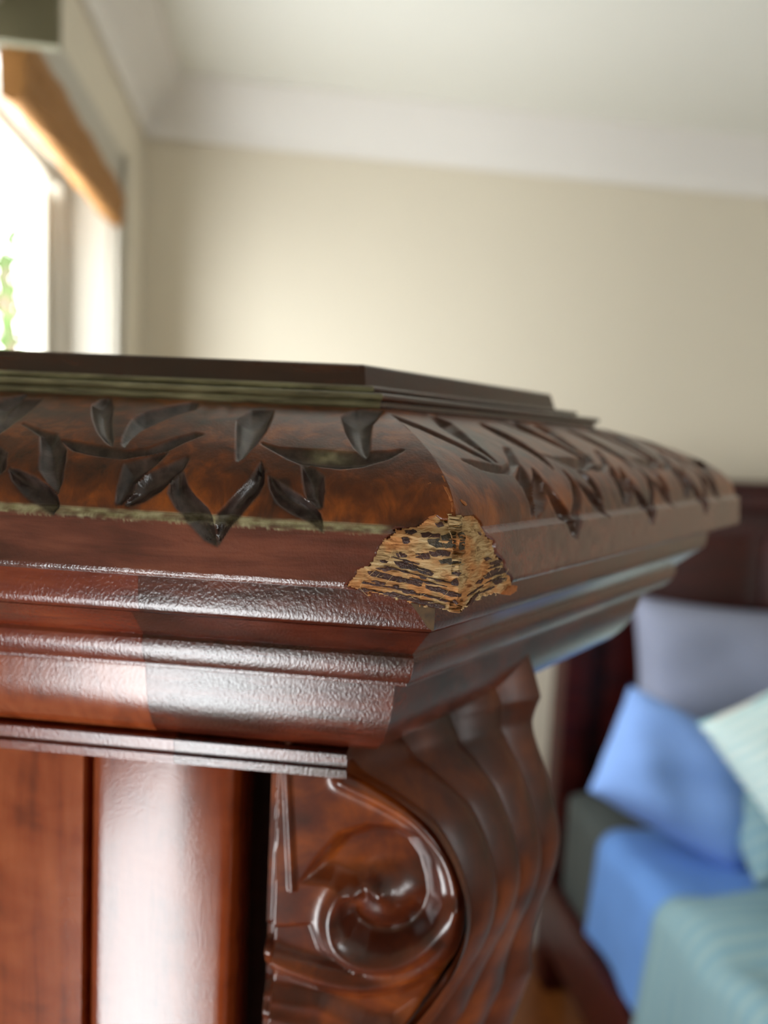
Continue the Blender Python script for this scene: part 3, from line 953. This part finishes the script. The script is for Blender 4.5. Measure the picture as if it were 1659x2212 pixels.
# ---- scroll bracket
bracket = empty('scroll_bracket', (0, 0, 0), parent=pillar)
CONT = catmull([(-54, -20), (-46, -37), (-38, -46.5), (-30.3, -52.0), (-26.0, -55.1), (-19.6, -58.0), (-11.1, -62.6), (-3.5, -68.3), (2.1, -75.9), (5.9, -84.3), (7.7, -92.3), (7.4, -101.2),
                (5.0, -109.4), (1.2, -116.6), (-2.6, -122.8), (-9, -132), (-17, -142), (-25, -152), (-31, -164), (-34, -180), (-35, -200)], 8)
RIDGE_A = catmull([(-46, -108), (-41.4, -110.5), (-31.5, -114.1), (-20.6, -115.9), (-10.0, -114.1), (-2.3, -109.7), (2.6, -104.0), (4.8, -96.4), (4.3, -88.2), (2.0, -80.2), (-1.9, -74.1), (-9.3, -66.9), (-18.9, -61.6), (-28.0, -57.5)], 4)
RIDGE_B = catmull([(-16.5, -89.0), (-20.5, -87.6), (-25.0, -88.6), (-28.2, -92.5), (-29.2, -98.2), (-27.0, -105.0), (-20.4, -109.4), (-11.8, -109.5), (-4.1, -105.5), (1.0, -99.2), (3.6, -92.2)], 4)
ARC = [(-37.9, -86.8), (-33.9, -79.7), (-27.9, -71.9), (-20.1, -68.9), (-12.3, -69.2), (-6.4, -72.2), (-1.9, -78.5), (0.2, -85.5), (1.2, -91.6)]
DISH = ARC + [(-0.5, -98), (-5, -103.5), (-12, -107), (-19.5, -107), (-25, -103.5), (-27, -98), (-26, -93), (-24, -90.5), (-30, -87.5)]
def volute_height(x, z):
    h = -0.12 * (x + 47)
    d = poly_inside_dist(x, z, DISH)
    h -= 5.0 * sstep(d / 5.0 + 0.08)
    dA, dB = line_dist(x, z, RIDGE_A), line_dist(x, z, RIDGE_B)
    # hollow between the two wraps, and the cove below the outer one
    low = poly_inside_dist(x, z, [(-50, -110), (-41, -112), (-31.5, -116), (-20.6, -118), (-10, -116), (-1, -111), (6, -104), (8, -112), (0, -124), (-10, -132), (-20, -130), (-32, -124), (-50, -122)])
    h -= 3.2 * sstep(low / 5.0)
    mid = poly_inside_dist(x, z, [(-50, -100), (-34, -98), (-31, -106), (-22, -112), (-11, -112), (-2, -107), (0, -106), (-10, -111.5), (-20.6, -113.5), (-31, -111.6), (-50, -106)])
    h -= 2.0 * sstep(mid / 2.0)
    h += 1.7 * np.exp(-(dA / 2.1) ** 2) + 2.3 * np.exp(-(dB / 2.6) ** 2)
    # the eye: a broad soft dome, undercut by a groove on its left and lower side
    ex, ez = x + 14.5, z + 92.5
    e = np.hypot(ex, ez)
    h += 4.6 * np.exp(-(e / 7.5) ** 2.4)
    ang = np.arctan2(ez, ex)
    h -= 1.5 * np.exp(-((e - 10.5) / 2.2) ** 2) * (0.5 - 0.5 * np.cos(ang - radians(50))) 
    # raised tapering fillet by the shaft, lowered edge strip
    c = -42.4 + (-88 - z) * -0.0 + np.clip((-56 - z) / 32, 0, 1) * 2.6
    h += 1.6 * np.exp(-((x - c) / 0.9) ** 4) * (z > -89)
    h -= 2.4 * sstep((-44.6 - x) / 0.8)
    # second scroll wrap below the frame
    h += 1.5 * np.exp(-(line_dist(x, z, [(-46, -126), (-34, -128.5), (-22, -134), (-10, -131)]) / 2.0) ** 2)
    return h
def make_bracket():
    zs = np.linspace(-46.5, -199, 330)
    xc = np.interp(-zs, -CONT[:, 1], CONT[:, 0])
    u = np.linspace(0, 1, 150)
    X = -47.0 + (xc[:, None] + 47.0) * u[None, :]
    Zg = np.broadcast_to(zs[:, None], X.shape)
    h = volute_height(X, Zg)
    de = np.minimum(line_dist(X, Zg, CONT[::2]), 9)
    h = h - 2.6 * (1 - np.sqrt(np.clip(1 - (1 - np.clip(de / 2.6, 0, 1)) ** 2, 0, 1)))
    V = np.stack([X / 1000, (36.0 - h) / 1000, ZR + Zg / 1000], -1).reshape(-1, 3)
    r, c = X.shape
    I = np.arange(r * c).reshape(r, c)
    F = np.stack([I[:-1, :-1], I[1:, :-1], I[1:, 1:], I[:-1, 1:]], -1).reshape(-1, 4).tolist()
    # side wall against the shaft
    k = len(V)
    V = list(V) + [L(-47.0, 60, z) for z in zs]
    for j in range(r - 1):
        F.append((int(I[j, 0]), k + j, k + j + 1, int(I[j + 1, 0])))
    mesh_obj('volute', V, F, 'scroll', bracket, angle=60)
    # reeded front: contour carried back along the canted side
    C = CONT
    t = np.gradient(C, axis=0)
    t /= np.linalg.norm(t, axis=1)[:, None]
    nx, nz = -t[:, 1], t[:, 0]
    E = np.linspace(0, 61, 140)
    rd = 3.2 * (np.abs(np.sin(pi * (E + 0.0) / 14.2 + pi / 2)) ** 0.8 - 1.0)
    rd[E < 3] -= 0.0
    edge = np.clip((61 - E) / 3, 0, 1)
    rd -= 2.5 * (1 - np.sqrt(1 - (1 - edge) ** 2))
    V, F = [], []
    for (x, z), a, b in zip(C, nx, nz):
        for e, rr in zip(E, rd):
            # the reeds fan outward toward the far side at the top
            fan = (e / 61) ** 1.0 * min(1.0, abs(z + 94) / 47.0)
            q = (z + 94) / 47.0
            xx = x + ((6.5 - 7.0 * q * q) - x) * fan if z > -94 else x + ((7.5 - 5.0 * q * q) - x) * fan
            na, nb = a + (1 - a) * fan, b * (1 - fan)
            V.append(L(xx + na * rr + SX * e, 38.4 + SY * e, z + nb * rr))
    n = len(E)
    for i in range(len(C) - 1):
        for j in range(n - 1):
            F.append((i * n + j, (i + 1) * n + j, (i + 1) * n + j + 1, i * n + j + 1))
    # far end
    k = len(V)
    for (x, z) in C:
        V.append(L(x + SX * 61 - 2.5, 38.4 + SY * 61, z))
        V.append(L(-47 + SX * 61, 38.4 + SY * 61, z))
    for i in range(len(C) - 1):
        F.append((k + 2 * i, k + 2 * i + 2, k + 2 * i + 3, k + 2 * i + 1))
    mesh_obj('reeded_front', V, F, 'reeded', bracket, angle=70)
make_bracket()

# ---- torn corner of the rim
PROF_ALL = np.array([tuple(p) for p in OVOLO] + [(-0.75, 15.1), (-0.6, 14.7), (-0.3, 9.0), (0.0, 4.2), (-0.15, 0.0), (-0.3, -2.0)])
def rim_point(a, z, off):
    w = float(np.interp(-z, -PROF_ALL[:, 1], PROF_ALL[:, 0])) + off
    kx = tan((pi / 2 - TH) / 2)
    if a < 0:
        x = min(a, kx * w)
        return L(x, -w, z)
    a = max(a, -kx * w)
    # point on the canted side at distance a along it
    return L(SX * a + cos(TH) * w, SY * a - sin(TH) * w, z)

def make_patch():
    da = 0.22
    a = np.arange(-27, 27.01, da)
    z = np.arange(-1.6, 20.6, da)
    A, Zg = np.meshgrid(a, z, indexing='ij')
    jag = 1.2 * (vnoise(A * 0.7, Zg * 0.9, 2) - 0.5) + 1.1 * (vnoise(A * 2.0, Zg * 3.0, 3) - 0.5)
    D = poly_inside_dist(A, Zg, PATCH) + jag
    tilt = Zg + np.where(A < 0, 0.05 * A, -0.06 * A)
    fib = vnoise(A * 0.28, tilt * 2.4, 11) * 0.6 + vnoise(A * 0.9, tilt * 4.2, 12) * 0.4
    off = -0.40 + (0.2 + 0.3 * sstep((4 - A) / 8)) * (fib - 0.35)
    low = sstep((2.6 - Zg) / 2.0)
    idx = -np.ones(A.shape, int)
    V, F = [], []
    keep = D > -0.05
    for i in range(A.shape[0]):
        for j in range(A.shape[1]):
            if keep[i, j]:
                idx[i, j] = len(V)
                V.append(rim_point(A[i, j], Zg[i, j], off[i, j] - 0.25 * low[i, j]))
    for i in range(A.shape[0] - 1):
        for j in range(A.shape[1] - 1):
            q = (idx[i, j], idx[i + 1, j], idx[i + 1, j + 1], idx[i, j + 1])
            if min(q) >= 0:
                F.append(tuple(int(k) for k in q))
    o = mesh_obj('torn_wood', V, F, 'raw', pillar, angle=80)
    o['label'] = 'pale torn bare wood on the chipped corner'
    md = o.modifiers.new('depth', 'SOLIDIFY')
    md.thickness = 0.0016
    md.offset = -1
    return o
torn = make_patch()

def flake(name, poly, mat, off, thick, parent, refine=True):
    P = [np.array(p) for p in poly]
    if refine:
        Q = []
        for p, q in zip(P, P[1:] + P[:1]):
            d = np.linalg.norm(q - p)
            m = max(2, int(d / 0.5))
            for k in range(m):
                v = p + (q - p) * k / m
                if k:
                    v = v + rng.normal(size=2) * 0.10
                Q.append(v)
        P = Q
    n = len(P)
    c = sum(P) / n
    V = [rim_point(p[0], p[1], off - thick) for p in P]
    V += [rim_point(p[0], p[1], off + rng.uniform(-0.04, 0.04)) for p in P]
    inner = [c + (p - c) * 0.6 for p in P]
    V += [rim_point(p[0], p[1], off + rng.uniform(-0.02, 0.12)) for p in inner]
    V.append(rim_point(c[0], c[1], off + 0.06))
    F = []
    for k in range(n):
        k2 = (k + 1) % n
        F += [(k, k2, n + k2, n + k), (n + k, n + k2, 2 * n + k2, 2 * n + k), (2 * n + k, 2 * n + k2, 3 * n)]
    o = mesh_obj(name, V, F, mat, parent, angle=40)
    bm = bmesh.new(); bm.from_mesh(o.data)
    bmesh.ops.recalc_face_normals(bm, faces=list(bm.faces))
    bm.to_mesh(o.data); bm.free()
    return o
def streak(a0, z0, a1, z1, w):
    m = 7
    up = [(a0 + (a1 - a0) * k / m, z0 + (z1 - z0) * k / m + w * (0.35 + 0.65 * sin(pi * k / m)) * rng.uniform(0.5, 1.1) / 2) for k in range(m + 1)]
    dn = [(a0 + (a1 - a0) * k / m, z0 + (z1 - z0) * k / m - w * (0.35 + 0.65 * sin(pi * k / m)) * rng.uniform(0.5, 1.1) / 2) for k in range(m, -1, -1)]
    return up + dn
SLIVERS += [streak(*q) for q in ((-20.5, 4.4, -9.5, 3.3, 0.5), (-18.5, 6.0, -11, 5.0, 0.45), (-16, 8.2, -7, 6.4, 0.5), (-13.5, 3.6, -3.5, 2.0, 0.5),
                                 (-10.5, 6.0, -2.5, 4.7, 0.5), (-6.5, 6.3, -1.8, 5.6, 0.45), (-8, 2.9, -1.2, 1.4, 0.5), (-14.5, 10.2, -8.5, 9.0, 0.5),
                                 (4.0, 2.4, 10.5, 3.9, 0.5), (8.0, 2.2, 15.5, 2.9, 0.5), (11.0, 4.2, 18.5, 5.0, 0.4), (12.5, 7.3, 18.5, 7.7, 0.45), (-19, 2.9, -15.5, 2.5, 0.4))]
GREY = {3, 5, 8, 0, 1, 2}
for i, poly in enumerate(SLIVERS):
    flake('veneer_remnant', poly, 'remnant_grey' if i in GREY else 'remnant', -0.26 if i < 9 else -0.20, 0.6, torn)
for poly in NICKS:
    flake('scratch', poly, 'nick', 0.05, 0.15, pillar)

def stain():
    P = [(-10.6, -1.0), (-4.9, -2.0), (-4.9, -7.2), (-6.4, -6.4), (-8.4, -3.6)]
    V = [L(x, 8.85 + 0.0, z) for x, z in P]
    V += [L(x, 9.6, z) for x, z in P]
    n = len(P)
    F = [tuple(range(n))[::-1]] + [(k, (k + 1) % n, n + (k + 1) % n, n + k) for k in range(n)]
    return mesh_obj('glue_stain', V, F, 'stain', pillar, smooth=False)
stain()

def fibres():
    V, F = [], []
    for i in range(70):
        while True:
            a, z = rng.uniform(-23, 24), rng.uniform(-0.5, 19)
            if poly_inside_dist(np.array([a]), np.array([z]), PATCH)[0] > -0.2:
                break
        Ln = rng.uniform(0.8, 2.6)
        ang = rng.normal(0, 0.5) + (0 if rng.uniform() < 0.75 else 1.3)
        pts = []
        for k in range(5):
            t = k / 4
            pts.append(np.array(rim_point(a + cos(ang) * Ln * t, z + sin(ang) * Ln * t + 0.2 * t * t, -0.2 + 0.7 * sin(t * pi) * rng.uniform(0.4, 1))))
        r = 0.00004
        k0 = len(V)
        for p in pts:
            for q in range(3):
                V.append(p + np.array([r * cos(q * 2.1), r * 0.3, r * sin(q * 2.1)]))
        for k in range(4):
            for q in range(3):
                F.append((k0 + k * 3 + q, k0 + k * 3 + (q + 1) % 3, k0 + (k + 1) * 3 + (q + 1) % 3, k0 + (k + 1) * 3 + q))
    o = mesh_obj('fibres', V, F, 'fibre', torn)
    o['kind'] = 'stuff'
fibres()

def splinter():
    pts = [(19.5, 1.6), (22.0, 2.3), (25.2, 1.9), (25.0, 0.6), (21.5, 0.2), (19.0, 0.7)]
    return flake('splinter', pts, 'nick', 0.45, 0.9, torn)
splinter()
